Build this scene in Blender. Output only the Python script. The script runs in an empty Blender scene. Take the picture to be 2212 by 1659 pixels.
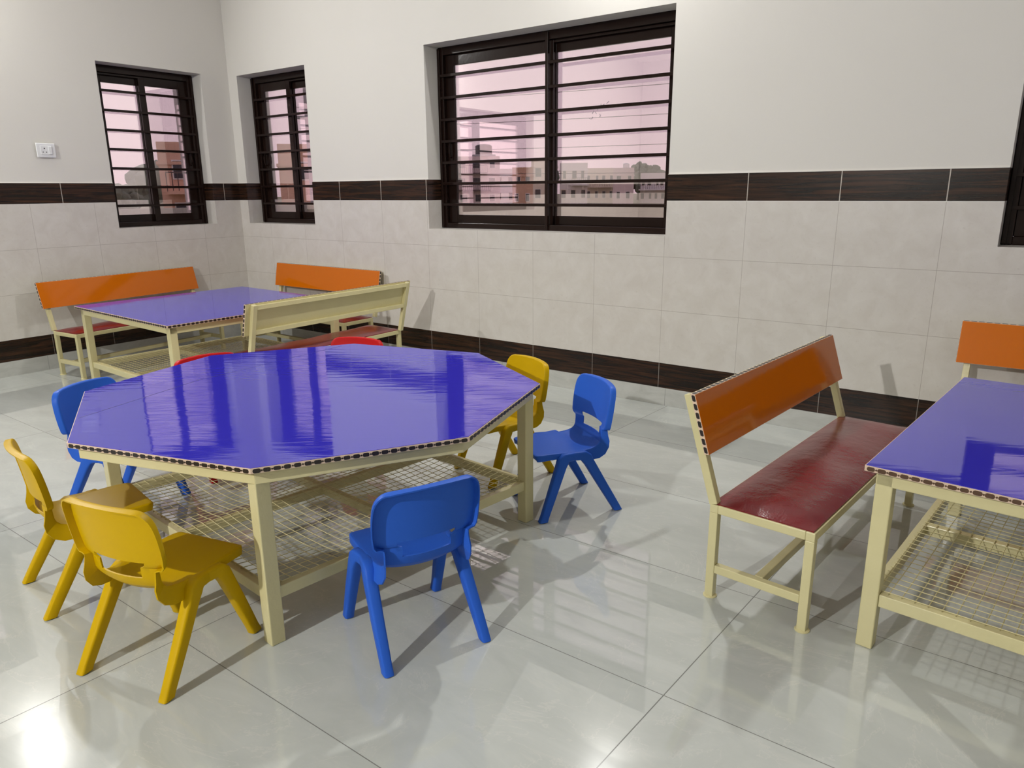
import bpy, bmesh, math, random
from mathutils import Vector, Matrix
random.seed(7)
S = bpy.context.scene
COL = S.collection
PI = math.pi

# ------------------------------------------------------------------ camera
CAMP = Vector((5.71939, -3.79654, 1.22189))
YAW, PITCH, ROLL, FPX = -0.6398, 0.2602, -0.0088, 1574.5
cy_, sy_, cp_, sp_ = math.cos(YAW), math.sin(YAW), math.cos(PITCH), math.sin(PITCH)
d_ = Vector((sy_*cp_, cy_*cp_, -sp_)); r_ = Vector((cy_, -sy_, 0)); u_ = r_.cross(d_)
r2 = r_*math.cos(ROLL) + u_*math.sin(ROLL); u2 = -r_*math.sin(ROLL) + u_*math.cos(ROLL)
cd = bpy.data.cameras.new('camera'); cam = bpy.data.objects.new('camera', cd); COL.objects.link(cam)
M = Matrix.Identity(4)
for i in range(3):
    M[i][0] = r2[i]; M[i][1] = u2[i]; M[i][2] = -d_[i]; M[i][3] = CAMP[i]
cam.matrix_world = M
cd.sensor_width = 36.0; cd.lens = FPX/2212*36.0; cd.clip_start = 0.05; cd.clip_end = 600
S.camera = cam

# ------------------------------------------------------------------ view, world
S.view_settings.view_transform = 'Standard'; S.view_settings.look = 'None'
S.view_settings.exposure = 0.0; S.view_settings.gamma = 1.0; S.view_settings.use_curve_mapping = False
S.cycles.use_denoising = True
S.cycles.max_bounces = 10; S.cycles.diffuse_bounces = 5; S.cycles.glossy_bounces = 5
S.cycles.transparent_max_bounces = 16; S.cycles.sample_clamp_indirect = 8.0
S.cycles.caustics_reflective = False; S.cycles.caustics_refractive = False

W = bpy.data.worlds.new('hazy_sky'); S.world = W; W.use_nodes = True
wn = W.node_tree.nodes; wl = W.node_tree.links; wn.clear()
wo = wn.new('ShaderNodeOutputWorld'); wb = wn.new('ShaderNodeBackground')
tc = wn.new('ShaderNodeTexCoord'); sx = wn.new('ShaderNodeSeparateXYZ'); rp = wn.new('ShaderNodeValToRGB')
wl.new(tc.outputs['Generated'], sx.inputs[0]); wl.new(sx.outputs[2], rp.inputs[0])
rp.color_ramp.elements[0].position = 0.0; rp.color_ramp.elements[0].color = (0.86, 0.83, 0.84, 1)
rp.color_ramp.elements[1].position = 0.6; rp.color_ramp.elements[1].color = (0.66, 0.74, 0.86, 1)
wl.new(rp.outputs[0], wb.inputs[0]); wb.inputs[1].default_value = 1.65; wl.new(wb.outputs[0], wo.inputs[0])

LAMP_K = 0.90      # emission of the lamps
# ------------------------------------------------------------------ helpers
def tag(o, label=None, cat=None, group=None, kind=None):
    if label: o['label'] = label
    if cat: o['category'] = cat
    if group: o['group'] = group
    if kind: o['kind'] = kind
    return o

def empty(name, loc=(0, 0, 0), rz=0.0, parent=None):
    o = bpy.data.objects.new(name, None); COL.objects.link(o)
    o.empty_display_size = 0.1
    o.location = loc; o.rotation_euler = (0, 0, rz); o.parent = parent
    return o

class MB:
    """collects shapes, links them as one mesh object"""
    def __init__(s): s.v = []; s.f = []
    def add(s, vs, fs):
        n = len(s.v); s.v += [tuple(p) for p in vs]; s.f += [tuple(i+n for i in f) for f in fs]; return s
    def box(s, x0, y0, z0, x1, y1, z1):
        vs = [(x0,y0,z0),(x1,y0,z0),(x1,y1,z0),(x0,y1,z0),(x0,y0,z1),(x1,y0,z1),(x1,y1,z1),(x0,y1,z1)]
        return s.add(vs, [(3,2,1,0),(4,5,6,7),(0,1,5,4),(1,2,6,5),(2,3,7,6),(3,0,4,7)])
    def bar(s, p0, p1, w, h, up=(0,0,1)):
        p0, p1 = Vector(p0), Vector(p1); t = (p1-p0).normalized(); up = Vector(up)
        a = t.cross(up)
        if a.length < 1e-4: a = t.cross(Vector((1,0,0)))
        a.normalize(); b = a.cross(t)
        vs = []
        for p in (p0, p1):
            for i, j in ((-1,-1),(1,-1),(1,1),(-1,1)): vs.append(p + a*i*w/2 + b*j*h/2)
        return s.add(vs, [(0,1,2,3),(7,6,5,4),(0,4,5,1),(1,5,6,2),(2,6,7,3),(3,7,4,0)])
    def prism(s, poly, z0, z1):
        n = len(poly)
        vs = [(x,y,z0) for x,y in poly] + [(x,y,z1) for x,y in poly]
        fs = [tuple(range(n))[::-1], tuple(range(n, 2*n))] + [(i,(i+1)%n,(i+1)%n+n,i+n) for i in range(n)]
        return s.add(vs, fs)
    def tube(s, pts, r, n=6, caps=True):
        pts = [Vector(p) for p in pts]; k = len(pts); vs = []
        rr = r if isinstance(r, (list, tuple)) else [r]*k
        for i, p in enumerate(pts):
            t = (pts[min(i+1,k-1)] - pts[max(i-1,0)]).normalized()
            up = Vector((0,0,1)) if abs(t.z) < 0.95 else Vector((1,0,0))
            a = t.cross(up).normalized(); b = a.cross(t)
            for j in range(n):
                an = 2*PI*j/n; vs.append(p + (a*math.cos(an) + b*math.sin(an))*rr[i])
        fs = [(i*n+j, (i+1)*n+j, (i+1)*n+(j+1)%n, i*n+(j+1)%n) for i in range(k-1) for j in range(n)]
        if caps: fs += [tuple(range(n)), tuple(range((k-1)*n, k*n))[::-1]]
        return s.add(vs, fs)
    def build(s, name, mat, parent=None, bevel=0.0, smooth=None, seg=2):
        me = bpy.data.meshes.new(name); me.from_pydata(s.v, [], s.f); me.validate(); me.update()
        bm = bmesh.new(); bm.from_mesh(me); bmesh.ops.recalc_face_normals(bm, faces=bm.faces); bm.to_mesh(me); bm.free()
        me.materials.append(mat)
        o = bpy.data.objects.new(name, me); COL.objects.link(o); o.parent = parent
        if smooth is not None:
            me.polygons.foreach_set('use_smooth', [True]*len(me.polygons)); me.set_sharp_from_angle(angle=math.radians(smooth))
        if bevel > 0:
            m = o.modifiers.new('bevel', 'BEVEL'); m.width = bevel; m.segments = seg; m.limit_method = 'ANGLE'; m.angle_limit = math.radians(40)
        return o

def copy_tree(o, parent=None):
    c = o.copy(); COL.objects.link(c)
    if parent: c.parent = parent
    for ch in list(o.children): copy_tree(ch, c)
    return c

# ------------------------------------------------------------------ materials
def mat(name):
    m = bpy.data.materials.new(name); m.use_nodes = True
    nt = m.node_tree; b = nt.nodes['Principled BSDF']; return m, nt, b
def N(nt, t, **kw):
    n = nt.nodes.new(t)
    for k, v in kw.items(): setattr(n, k, v)
    return n
def math_n(nt, op, a, b=None, c=None):
    n = nt.nodes.new('ShaderNodeMath'); n.operation = op
    for i, x in enumerate((a, b, c)):
        if x is None: continue
        if isinstance(x, (int, float)): n.inputs[i].default_value = x
        else: nt.links.new(x, n.inputs[i])
    return n.outputs[0]
def mixc(nt, f, a, b):
    n = nt.nodes.new('ShaderNodeMix'); n.data_type = 'RGBA'
    for sock, x in ((n.inputs[0], f), (n.inputs[6], a), (n.inputs[7], b)):
        if isinstance(x, (int, float)): sock.default_value = x
        elif isinstance(x, tuple): sock.default_value = (*x, 1) if len(x) == 3 else x
        else: nt.links.new(x, sock)
    return n.outputs[2]
def noise(nt, vec, scale, detail=3, rough=0.5, dist=0.0):
    n = nt.nodes.new('ShaderNodeTexNoise'); n.inputs['Scale'].default_value = scale
    n.inputs['Detail'].default_value = detail; n.inputs['Roughness'].default_value = rough
    n.inputs['Distortion'].default_value = dist
    if vec is not None: nt.links.new(vec, n.inputs['Vector'])
    return n.outputs[0]
def ramp(nt, f, p0, p1, c0=(0,0,0), c1=(1,1,1)):
    n = nt.nodes.new('ShaderNodeValToRGB'); nt.links.new(f, n.inputs[0])
    n.color_ramp.elements[0].position = p0; n.color_ramp.elements[1].position = p1
    n.color_ramp.elements[0].color = (*c0, 1); n.color_ramp.elements[1].color = (*c1, 1)
    return n.outputs[0]
def mapping(nt, vec, scale=(1,1,1), loc=(0,0,0), rot=(0,0,0)):
    n = nt.nodes.new('ShaderNodeMapping'); n.inputs['Scale'].default_value = scale
    n.inputs['Location'].default_value = loc; n.inputs['Rotation'].default_value = rot
    nt.links.new(vec, n.inputs[0]); return n.outputs[0]
def bump(nt, b, h, strength, dist=0.01):
    n = nt.nodes.new('ShaderNodeBump'); n.inputs['Strength'].default_value = strength; n.inputs['Distance'].default_value = dist
    nt.links.new(h, n.inputs['Height']); nt.links.new(n.outputs[0], b.inputs['Normal'])
def objco(nt): return nt.nodes.new('ShaderNodeTexCoord').outputs['Object']

def simple(name, col, rough=0.4, spec=0.5, var=0.0, vscale=8, bmp=0.0, bscale=60, metallic=0.0, coat=0.0):
    m, nt, b = mat(name)
    b.inputs['Roughness'].default_value = rough; b.inputs['Specular IOR Level'].default_value = spec
    b.inputs['Metallic'].default_value = metallic; b.inputs['Coat Weight'].default_value = coat
    b.inputs['Coat Roughness'].default_value = 0.05
    co = objco(nt)
    f = noise(nt, co, vscale, 3)
    c2 = tuple(max(0, x*(1-var)) for x in col); c1 = tuple(min(1, x*(1+var*0.6)) for x in col)
    nt.links.new(mixc(nt, f, c2, c1), b.inputs['Base Color'])
    if bmp > 0: bump(nt, b, noise(nt, co, bscale, 2), bmp, 0.002)
    return m

def plastic(name, col):
    m = simple(name, col, rough=0.42, spec=0.13, var=0.05, vscale=5, bmp=0.10, bscale=500)
    return m
M_BLUE = plastic('blue_plastic', (0.024, 0.110, 0.55))
M_YEL = plastic('yellow_plastic', (0.53, 0.335, 0.0))
M_RED = plastic('red_plastic', (0.50, 0.012, 0.014))
M_CREAM = simple('cream_enamel', (0.62, 0.565, 0.315), rough=0.25, spec=0.5, var=0.06, vscale=12, bmp=0.25, bscale=90)
M_CAP = simple('dark_rubber', (0.02, 0.02, 0.02), rough=0.6)
M_BROWN = simple('brown_black_enamel', (0.0155, 0.0080, 0.0062), rough=0.14, spec=0.22, var=0.1, bmp=0.10, bscale=40)
M_WHITE = simple('white_plastic', (0.72, 0.73, 0.74), rough=0.3)
M_EDGE = simple('pale_board_edge', (0.66, 0.50, 0.38), rough=0.5, var=0.1, vscale=30)
M_BEAD = simple('dark_edge_print', (0.018, 0.012, 0.010), rough=0.4, var=0.2)
M_BEADB = simple('brown_edge_print', (0.085, 0.040, 0.018), rough=0.4, var=0.3, vscale=60)
M_SEAM = simple('dark_joint', (0.02, 0.02, 0.10), rough=0.5)
M_STEEL = simple('dull_metal', (0.3, 0.3, 0.3), rough=0.35, metallic=0.8)

def laminate(name, col, rip, rough=0.045, spec=0.6):
    m, nt, b = mat(name)
    b.inputs['Base Color'].default_value = (*col, 1); b.inputs['Roughness'].default_value = rough
    b.inputs['Specular IOR Level'].default_value = spec
    b.inputs['IOR'].default_value = 1.75
    co = objco(nt); rot = mapping(nt, co, rot=(0, 0, -0.64))
    h1 = noise(nt, mapping(nt, rot, (3.2, 22.0, 3)), 1.5, 2, 0.5, 0.4)
    h2 = noise(nt, mapping(nt, co, (1.6, 2.4, 2)), 1.0, 1, 0.4)
    h = math_n(nt, 'ADD', math_n(nt, 'MULTIPLY', h1, 0.085*rip), math_n(nt, 'MULTIPLY', h2, 0.30*rip))
    bump(nt, b, h, 0.5, 0.01)
    return m
M_PURPLE = laminate('violet_blue_laminate', (0.036, 0.030, 0.46), 1.0)
M_PURPLE2 = laminate('violet_blue_laminate_flat', (0.036, 0.030, 0.46), 0.45)
M_ORANGE = laminate('orange_laminate', (0.57, 0.138, 0.002), 0.5, 0.07, 0.22)

def rexine():
    m, nt, b = mat('dark_red_rexine')
    co = objco(nt)
    b.inputs['Roughness'].default_value = 0.2; b.inputs['Specular IOR Level'].default_value = 0.5
    f = noise(nt, co, 4, 3)
    nt.links.new(mixc(nt, f, (0.135, 0.006, 0.009), (0.175, 0.009, 0.013)), b.inputs['Base Color'])
    h = math_n(nt, 'ADD', math_n(nt, 'MULTIPLY', noise(nt, co, 14, 2), 0.7), math_n(nt, 'MULTIPLY', noise(nt, co, 160, 2), 0.12))
    bump(nt, b, h, 0.35, 0.012)
    return m
M_REX = rexine()

# wall: grey skirting, dark wood band, pale tiles, dark wood band, cream paint - by world height
ZS, ZB, ZR1, ZR2, ZT, ZTOP = 0.1034, 0.2505, 0.5543, 0.8543, 1.1575, 1.297
def wall_mat(name, axis, tile_w, tile_off, band_off, band2_off, sk_off):
    m, nt, b = mat(name)
    geo = nt.nodes.new('ShaderNodeNewGeometry'); pos = geo.outputs['Position']
    sp = nt.nodes.new('ShaderNodeSeparateXYZ'); nt.links.new(pos, sp.inputs[0])
    A = sp.outputs[axis]; Z = sp.outputs[2]
    def joint(off, w, th):
        fr = math_n(nt, 'FRACT', math_n(nt, 'DIVIDE', math_n(nt, 'SUBTRACT', A, off-200*w), w))
        a = math_n(nt, 'LESS_THAN', fr, th/w/2); c = math_n(nt, 'GREATER_THAN', fr, 1-th/w/2)
        return math_n(nt, 'MAXIMUM', a, c)
    def hline(z, th):
        return math_n(nt, 'LESS_THAN', math_n(nt, 'ABSOLUTE', math_n(nt, 'SUBTRACT', Z, z)), th/2)
    def above(z): return math_n(nt, 'GREATER_THAN', Z, z)
    # colours
    n1 = noise(nt, pos, 9, 5, 0.62, 0.6); n2 = noise(nt, pos, 55, 4, 0.65)
    tile = mixc(nt, ramp(nt, n1, 0.35, 0.68), (0.560, 0.530, 0.490), (0.615, 0.590, 0.555))
    tile = mixc(nt, math_n(nt, 'MULTIPLY', ramp(nt, n2, 0.58, 0.76), 0.30), tile, (0.42, 0.37, 0.32))
    tj = math_n(nt, 'MAXIMUM', joint(tile_off, tile_w, 0.0022), math_n(nt, 'MAXIMUM', hline(ZR1, 0.0022), hline(ZR2, 0.0022)))
    tile = mixc(nt, math_n(nt, 'MULTIPLY', tj, 0.62), tile, (0.24, 0.21, 0.18))
    sc = (1.6, 1.6, 34)
    w1 = noise(nt, mapping(nt, pos, sc), 1.7, 5, 0.62, 0.9)
    wood = mixc(nt, ramp(nt, w1, 0.42, 0.72), (0.010, 0.0065, 0.0052), (0.060, 0.025, 0.012))
    bj = mixc(nt, joint(band_off, tile_w, 0.0045), wood, (0.45, 0.41, 0.36))
    bj2 = mixc(nt, math_n(nt, 'MULTIPLY', joint(band2_off, tile_w, 0.003), 0.8), wood, (0.30, 0.27, 0.24))
    s1 = noise(nt, mapping(nt, pos, (1, 1, 2)), 5, 6, 0.65, 1.2)
    sk = mixc(nt, ramp(nt, s1, 0.35, 0.7), (0.42, 0.425, 0.40), (0.52, 0.525, 0.50))
    sk = mixc(nt, math_n(nt, 'MULTIPLY', joint(sk_off, 1.186, 0.003), 0.6), sk, (0.15, 0.15, 0.14))
    p1 = noise(nt, pos, 2.5, 3)
    paint = mixc(nt, p1, (0.650, 0.632, 0.590), (0.672, 0.655, 0.615))
    c = mixc(nt, above(ZS), sk, bj2); c = mixc(nt, above(ZB), c, tile)
    c = mixc(nt, above(ZT), c, bj); c = mixc(nt, above(ZTOP), c, paint)
    # pale putty lines at the band edges
    c = mixc(nt, math_n(nt, 'MAXIMUM', hline(ZT-0.001, 0.003), hline(ZTOP+0.003, 0.010)), c, (0.68, 0.66, 0.62))
    c = mixc(nt, math_n(nt, 'MULTIPLY', hline(ZS, 0.003), 0.6), c, (0.5, 0.49, 0.46))
    nt.links.new(c, b.inputs['Base Color'])
    isb = math_n(nt, 'MAXIMUM', math_n(nt, 'MULTIPLY', above(ZT), math_n(nt, 'SUBTRACT', 1.0, above(ZTOP))),
                 math_n(nt, 'MULTIPLY', above(ZS), math_n(nt, 'SUBTRACT', 1.0, above(ZB))))
    r = math_n(nt, 'ADD', 0.34, math_n(nt, 'MULTIPLY', above(ZTOP), 0.30))
    r = math_n(nt, 'SUBTRACT', r, math_n(nt, 'MULTIPLY', isb, 0.12))
    nt.links.new(r, b.inputs['Roughness']); b.inputs['Specular IOR Level'].default_value = 0.35
    bump(nt, b, math_n(nt, 'SUBTRACT', math_n(nt, 'MULTIPLY', n2, 0.2), tj), 0.10, 0.004)
    return m
WT = 0.4442
M_WALLB = wall_mat('wall_finish_back', 0, WT, 2.1776, 2.1776, 2.1776, 4.0)
M_WALLL = wall_mat('wall_finish_left', 1, 0.4245, -0.358, -1.416, -0.36, -0.5)
M_WALLX = wall_mat('wall_finish_front', 0, WT, 0.1, 0.1, 0.1, 0.4)

def floor_mat():
    m, nt, b = mat('polished_grey_floor_tile')
    geo = nt.nodes.new('ShaderNodeNewGeometry'); pos = geo.outputs['Position']
    sp = nt.nodes.new('ShaderNodeSeparateXYZ'); nt.links.new(pos, sp.inputs[0])
    X, Y = sp.outputs[0], sp.outputs[1]
    U = math_n(nt, 'SUBTRACT', X, math_n(nt, 'MULTIPLY', math_n(nt, 'ADD', Y, 2.7), 0.05))
    u = math_n(nt, 'DIVIDE', math_n(nt, 'SUBTRACT', U, 5.069-1.186*40), 1.186)
    v = math_n(nt, 'DIVIDE', math_n(nt, 'SUBTRACT', Y, -0.000-0.5815*60), 0.5815)
    fu, fv = math_n(nt, 'FRACT', u), math_n(nt, 'FRACT', v)
    def line(f, w):
        return math_n(nt, 'MAXIMUM', math_n(nt, 'LESS_THAN', f, w), math_n(nt, 'GREATER_THAN', f, 1-w))
    g = math_n(nt, 'MAXIMUM', line(fu, 0.0012), line(fv, 0.0021))
    # a different vein layout on every tile
    cell = nt.nodes.new('ShaderNodeCombineXYZ')
    nt.links.new(math_n(nt, 'MULTIPLY', math_n(nt, 'FLOOR', u), 7.31), cell.inputs[0])
    nt.links.new(math_n(nt, 'MULTIPLY', math_n(nt, 'FLOOR', v), 3.17), cell.inputs[1])
    va = nt.nodes.new('ShaderNodeVectorMath'); va.operation = 'ADD'
    nt.links.new(pos, va.inputs[0]); nt.links.new(cell.outputs[0], va.inputs[1]); p2 = va.outputs[0]
    c1 = noise(nt, mapping(nt, p2, (1.0, 2.2, 1), rot=(0, 0, 0.25)), 2.2, 6, 0.62, 1.0)
    c2 = noise(nt, mapping(nt, p2, (1.3, 6.5, 1), rot=(0, 0, 0.2)), 3.2, 5, 0.7, 1.6)
    base = mixc(nt, ramp(nt, c1, 0.32, 0.68), (0.460, 0.485, 0.462), (0.535, 0.560, 0.535))
    base = mixc(nt, math_n(nt, 'MULTIPLY', ramp(nt, c2, 0.56, 0.70), 0.28), base, (0.60, 0.60, 0.555))
    vein = noise(nt, p2, 1.5, 7, 0.6, 2.2)
    vn = math_n(nt, 'LESS_THAN', math_n(nt, 'ABSOLUTE', math_n(nt, 'SUBTRACT', vein, 0.5)), 0.004)
    base = mixc(nt, math_n(nt, 'MULTIPLY', vn, 0.25), base, (0.66, 0.65, 0.60))
    base = mixc(nt, math_n(nt, 'MULTIPLY', g, 0.75), base, (0.10, 0.095, 0.085))
    nt.links.new(base, b.inputs['Base Color'])
    b.inputs['Roughness'].default_value = 0.17; b.inputs['Specular IOR Level'].default_value = 0.05
    nt.links.new(math_n(nt, 'SUBTRACT', 1.0, g), b.inputs['Coat Weight']); b.inputs['Coat Roughness'].default_value = 0.008
    b.inputs['Coat IOR'].default_value = 1.62
    h = math_n(nt, 'ADD', math_n(nt, 'MULTIPLY', noise(nt, mapping(nt, p2, (1, 2.2, 1)), 7, 2, 0.5), 0.028),
               math_n(nt, 'MULTIPLY', noise(nt, p2, 2.2, 1), 0.13))
    h = math_n(nt, 'SUBTRACT', h, math_n(nt, 'MULTIPLY', g, 0.12))
    bump(nt, b, h, 0.35, 0.01)
    return m
M_FLOOR = floor_mat()
M_CEIL = simple('white_ceiling_paint', (0.78, 0.76, 0.72), rough=0.8, var=0.02)
M_RENDER = simple('outside_render', (0.78, 0.76, 0.72), rough=0.8, var=0.06, vscale=3)

def glass_mat():
    m = bpy.data.materials.new('pink_reflective_glass'); m.use_nodes = True
    nt = m.node_tree; nt.nodes.clear()
    o = nt.nodes.new('ShaderNodeOutputMaterial'); mx = nt.nodes.new('ShaderNodeMixShader')
    t = nt.nodes.new('ShaderNodeBsdfTransparent'); g = nt.nodes.new('ShaderNodeBsdfGlossy')
    co = objco(nt); f = noise(nt, co, 1.5, 2)
    nt.links.new(mixc(nt, f, (0.95, 0.81, 0.85), (0.965, 0.83, 0.865)), t.inputs[0])
    g.inputs['Color'].default_value = (0.95, 0.93, 0.92, 1); g.inputs['Roughness'].default_value = 0.0
    mx.inputs[0].default_value = 0.42
    nt.links.new(t.outputs[0], mx.inputs[1]); nt.links.new(g.outputs[0], mx.inputs[2]); nt.links.new(mx.outputs[0], o.inputs[0])
    return m
M_GLASS = glass_mat()

def emit(name, col, k):
    m = bpy.data.materials.new(name); m.use_nodes = True; nt = m.node_tree; nt.nodes.clear()
    o = nt.nodes.new('ShaderNodeOutputMaterial'); e = nt.nodes.new('ShaderNodeEmission')
    e.inputs[0].default_value = (*col, 1); e.inputs[1].default_value = k; nt.links.new(e.outputs[0], o.inputs[0]); return m

# ------------------------------------------------------------------ room
RX, RY, RZ, TH = 8.6, -7.0, 3.15, 0.30
MB().box(-TH, RY-TH, -0.12, RX+TH, TH, 0).build('floor', M_FLOOR)
MB().box(-TH, RY-TH, RZ, RX+TH, TH, RZ+0.15).build('ceiling', M_CEIL)
W3 = (2.192, 3.958); W2 = (0.112, 0.975); W4 = (5.502, 7.27); WZ = (0.968, 2.14)
W1 = (-1.050, -0.238); W5 = (-4.06, -2.10)
def wall(name, m, lo, hi, opens, put, rec=0.008):
    """cells between the openings; above the tiles the plaster sits a little behind them"""
    us = sorted({lo, hi, *[v for o in opens for v in o]}); zs = [0, WZ[0], ZTOP, WZ[1], RZ]
    g = MB()
    for a, b in zip(us, us[1:]):
        for z0, z1 in zip(zs, zs[1:]):
            if any(o[0] <= a and b <= o[1] for o in opens) and WZ[0] <= z0 and z1 <= WZ[1]: continue
            f = rec if z0 >= ZTOP else 0.0
            g.box(*put(a, b, f, z0, z1))
    o = g.build(name, m); return o
def put_back(a, b, f, z0, z1): return (a, f, z0, b, TH, z1)
def put_left(a, b, f, z0, z1): return (-TH, a, z0, -f, b, z1)
wall('wall_back', M_WALLB, -TH, RX+TH, [W2, W3, W4], put_back)
wall('wall_left', M_WALLL, RY-TH, 0.03, [W5, W1], put_left)
wall('wall_right', M_WALLL, RY-TH, 0, [], lambda a, b, f, z0, z1: (RX+f, a, z0, RX+TH, b, z1))
wall('wall_front', M_WALLX, 0, RX, [], lambda a, b, f, z0, z1: (a, RY-TH, z0, b, RY-f, z1))
for n in ('floor', 'ceiling', 'wall_back', 'wall_left', 'wall_right', 'wall_front'): bpy.data.objects[n]['kind'] = 'structure'

# windows: local u along the wall (from the left as seen from inside), v outwards, z up
def window(num, width, loc, rz, mull, flip=False):
    """flip: the room-side sash is the right hand one"""
    H = WZ[1]-WZ[0]
    root = empty('window_%d' % num, loc, rz); root['kind'] = 'structure'
    g = MB(); F = 0.042; v0, v1 = 0.145, 0.235
    g.box(0, v0, 0, F, v1, H).box(width-F, v0, 0, width, v1, H).box(F, v0, 0, width-F, v1, 0.036).box(F, v0, H-0.05, width-F, v1, H)
    g.box(F, v0+0.028, H-0.066, width-F, v0+0.040, H-0.05)
    g.build('window_frame', M_BROWN, root, 0.003)
    st, rb, rt = 0.070, 0.055, 0.065; ov = 0.024; mid = width/2
    for i in (0, 1):
        a, b = (F, mid+ov) if i == 0 else (mid-ov, width-F)
        inner = (i == 0) != flip
        q0, q1 = (0.172, 0.194) if inner else (0.204, 0.226)
        z0, z1 = 0.036, H-0.05
        la = st if i == 0 else 0.048; lb = 0.048 if i == 0 else st
        s = MB().box(a, q0, z0, a+la, q1, z1).box(b-lb, q0, z0, b, q1, z1).box(a+la, q0, z0, b-lb, q1, z0+rb).box(a+la, q0, z1-rt, b-lb, q1, z1)
        so = s.build('sash', M_BROWN, root, 0.002)
        qm = (q0+q1)/2
        MB().box(a+la-0.006, qm-0.0025, z0+rb-0.006, b-lb+0.006, qm+0.0025, z1-rt+0.006).build('glass_pane', M_GLASS, so)
        hu = a+la*0.5 if i == 0 else b-lb*0.5
        hz = 0.52
        pts = [(hu, q0, hz-0.05), (hu, q0-0.018, hz-0.044), (hu, q0-0.025, hz-0.02), (hu, q0-0.025, hz+0.02), (hu, q0-0.018, hz+0.044), (hu, q0, hz+0.05)]
        MB().box(hu-0.012, q0-0.004, hz-0.065, hu+0.012, q0, hz+0.065).tube(pts, 0.006, 8).build('handle', M_BROWN, so, smooth=40)
    # security grille on the room side
    for k in range(7):
        z = 0.160+0.139*k
        MB().box(F*0.3, 0.133, z-0.009, width-F*0.3, 0.149, z+0.009).build('grille_bar', M_BROWN, root, 0.002)
    for u in ([0.012, width-0.012] + ([mid] if mull else [])):
        w = 0.010
        MB().box(u-w, 0.131, 0.004, u+w, 0.151, H-0.01).build('grille_upright', M_BROWN, root, 0.002)
    return root
w3 = window(3, W3[1]-W3[0], (W3[0], 0, WZ[0]), 0, True)
window(2, W2[1]-W2[0], (W2[0], 0, WZ[0]), 0, False)
window(4, W4[1]-W4[0], (W4[0], 0, WZ[0]), 0, True)
window(1, W1[1]-W1[0], (0, W1[0], WZ[0]), PI/2, False, flip=True)
window(5, W5[1]-W5[0], (0, W5[0], WZ[0]), PI/2, True)
# faint pen scribble on the right-hand pane of the big window
g = MB()
for (x, z, dx, dz) in ((0,0,.012,.016),(.02,.012,.010,-.014),(.036,.018,.008,.018),(.036,.030,.014,-.006),(.056,.03,.004,.022),(.07,.034,.012,.016),(.084,.03,-.012,.018),(.098,.05,.014,.012),(-.004,-.03,.010,.012),(-.02,-.024,.012,-.006),(.052,-.004,.006,-.012),(.058,-.016,-.008,-.004)):
    g.bar((1.16+x, 0.2105, 0.69+z), (1.16+x+dx, 0.2105, 0.69+z+dz), 0.001, 0.0028, up=(0, 1, 0))
g.build('pen_scribble', simple('pen_ink', (0.12, 0.12, 0.14), 0.6), bpy.data.objects['sash.001'] if False else w3)

# ------------------------------------------------------------------ wall socket
sk = empty('wall_socket', (0.008, -1.477, 1.512), -PI/2); tag(sk, 'white three-pin power socket plate on the painted left wall', 'socket')
# local: x along wall (to the left seen from the room), y out of the wall is -x world -> handled by rotation
MB().box(-0.060, 0, -0.047, 0.060, 0.010, 0.047).build('cover_plate', M_WHITE, sk, 0.004)
so = MB().box(-0.036, 0.010, -0.028, 0.036, 0.014, 0.028).build('socket_face', M_WHITE, sk, 0.001)
MB().box(-0.034, 0.014, -0.026, -0.013, 0.018, 0.026).build('rocker_switch', M_WHITE, sk, 0.0015)
hb = MB()
for (u, z, r) in ((0.012, 0.012, 0.0042), (0.002, -0.012, 0.0034), (0.023, -0.012, 0.0034)):
    hb.tube([(u, 0.0135, z), (u, 0.0148, z)], r, 12)
hb.build('pin_hole', M_CAP, sk)
sk.rotation_euler = (0, 0, -PI/2); sk.scale = (1, 1, 1)

# ------------------------------------------------------------------ lamps
def wall_lamp(loc, rz, label, power, col=(1.0, 0.985, 0.955), r=0.045, tilt=28):
    """round lamp head on a short bracket, tilted down; local x points into the room"""
    t = empty('wall_lamp', loc, rz); tag(t, label, 'lamp', 'round lamps high on the walls')
    ta = math.radians(tilt); dx = Vector((math.cos(ta), 0, -math.sin(ta))); c = Vector((0.075, 0, 0))
    MB().box(0, -0.035, -0.035, 0.010, 0.035, 0.035).bar((0.005, 0, 0), tuple(c-dx*0.03), 0.018, 0.018).build('wall_bracket', M_WHITE, t, 0.002)
    MB().tube([tuple(c-dx*0.035), tuple(c-dx*0.03), tuple(c-dx*0.002)], [0.030, 0.050, 0.056], 28).build('lamp_head', M_WHITE, t, smooth=40)
    ld = bpy.data.lights.new('lamp_disc', 'AREA'); ld.shape = 'DISK'; ld.size = 2*r; ld.energy = power*LAMP_K; ld.color = col
    o = bpy.data.objects.new('lamp_disc', ld); COL.objects.link(o); o.parent = t
    o.location = c+dx*0.004; o.rotation_euler = dx.to_track_quat('-Z', 'Y').to_euler()
    return t
wall_lamp((0.0, -2.2, 2.84), 0, 'white round lamp high on the left wall', 62)
wall_lamp((3.70, 0.0, 2.78), -PI/2, 'white round lamp high on the back wall above the big window', 46)
wall_lamp((3.85, RY, 2.84), PI/2, 'white round lamp high on the front wall behind the viewer', 165)
wall_lamp((RX, -3.6, 2.84), PI, 'added weak fill light on the right wall, modelled as a round lamp', 9)  # added weak fill light, no real lamp known on this wall

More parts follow.
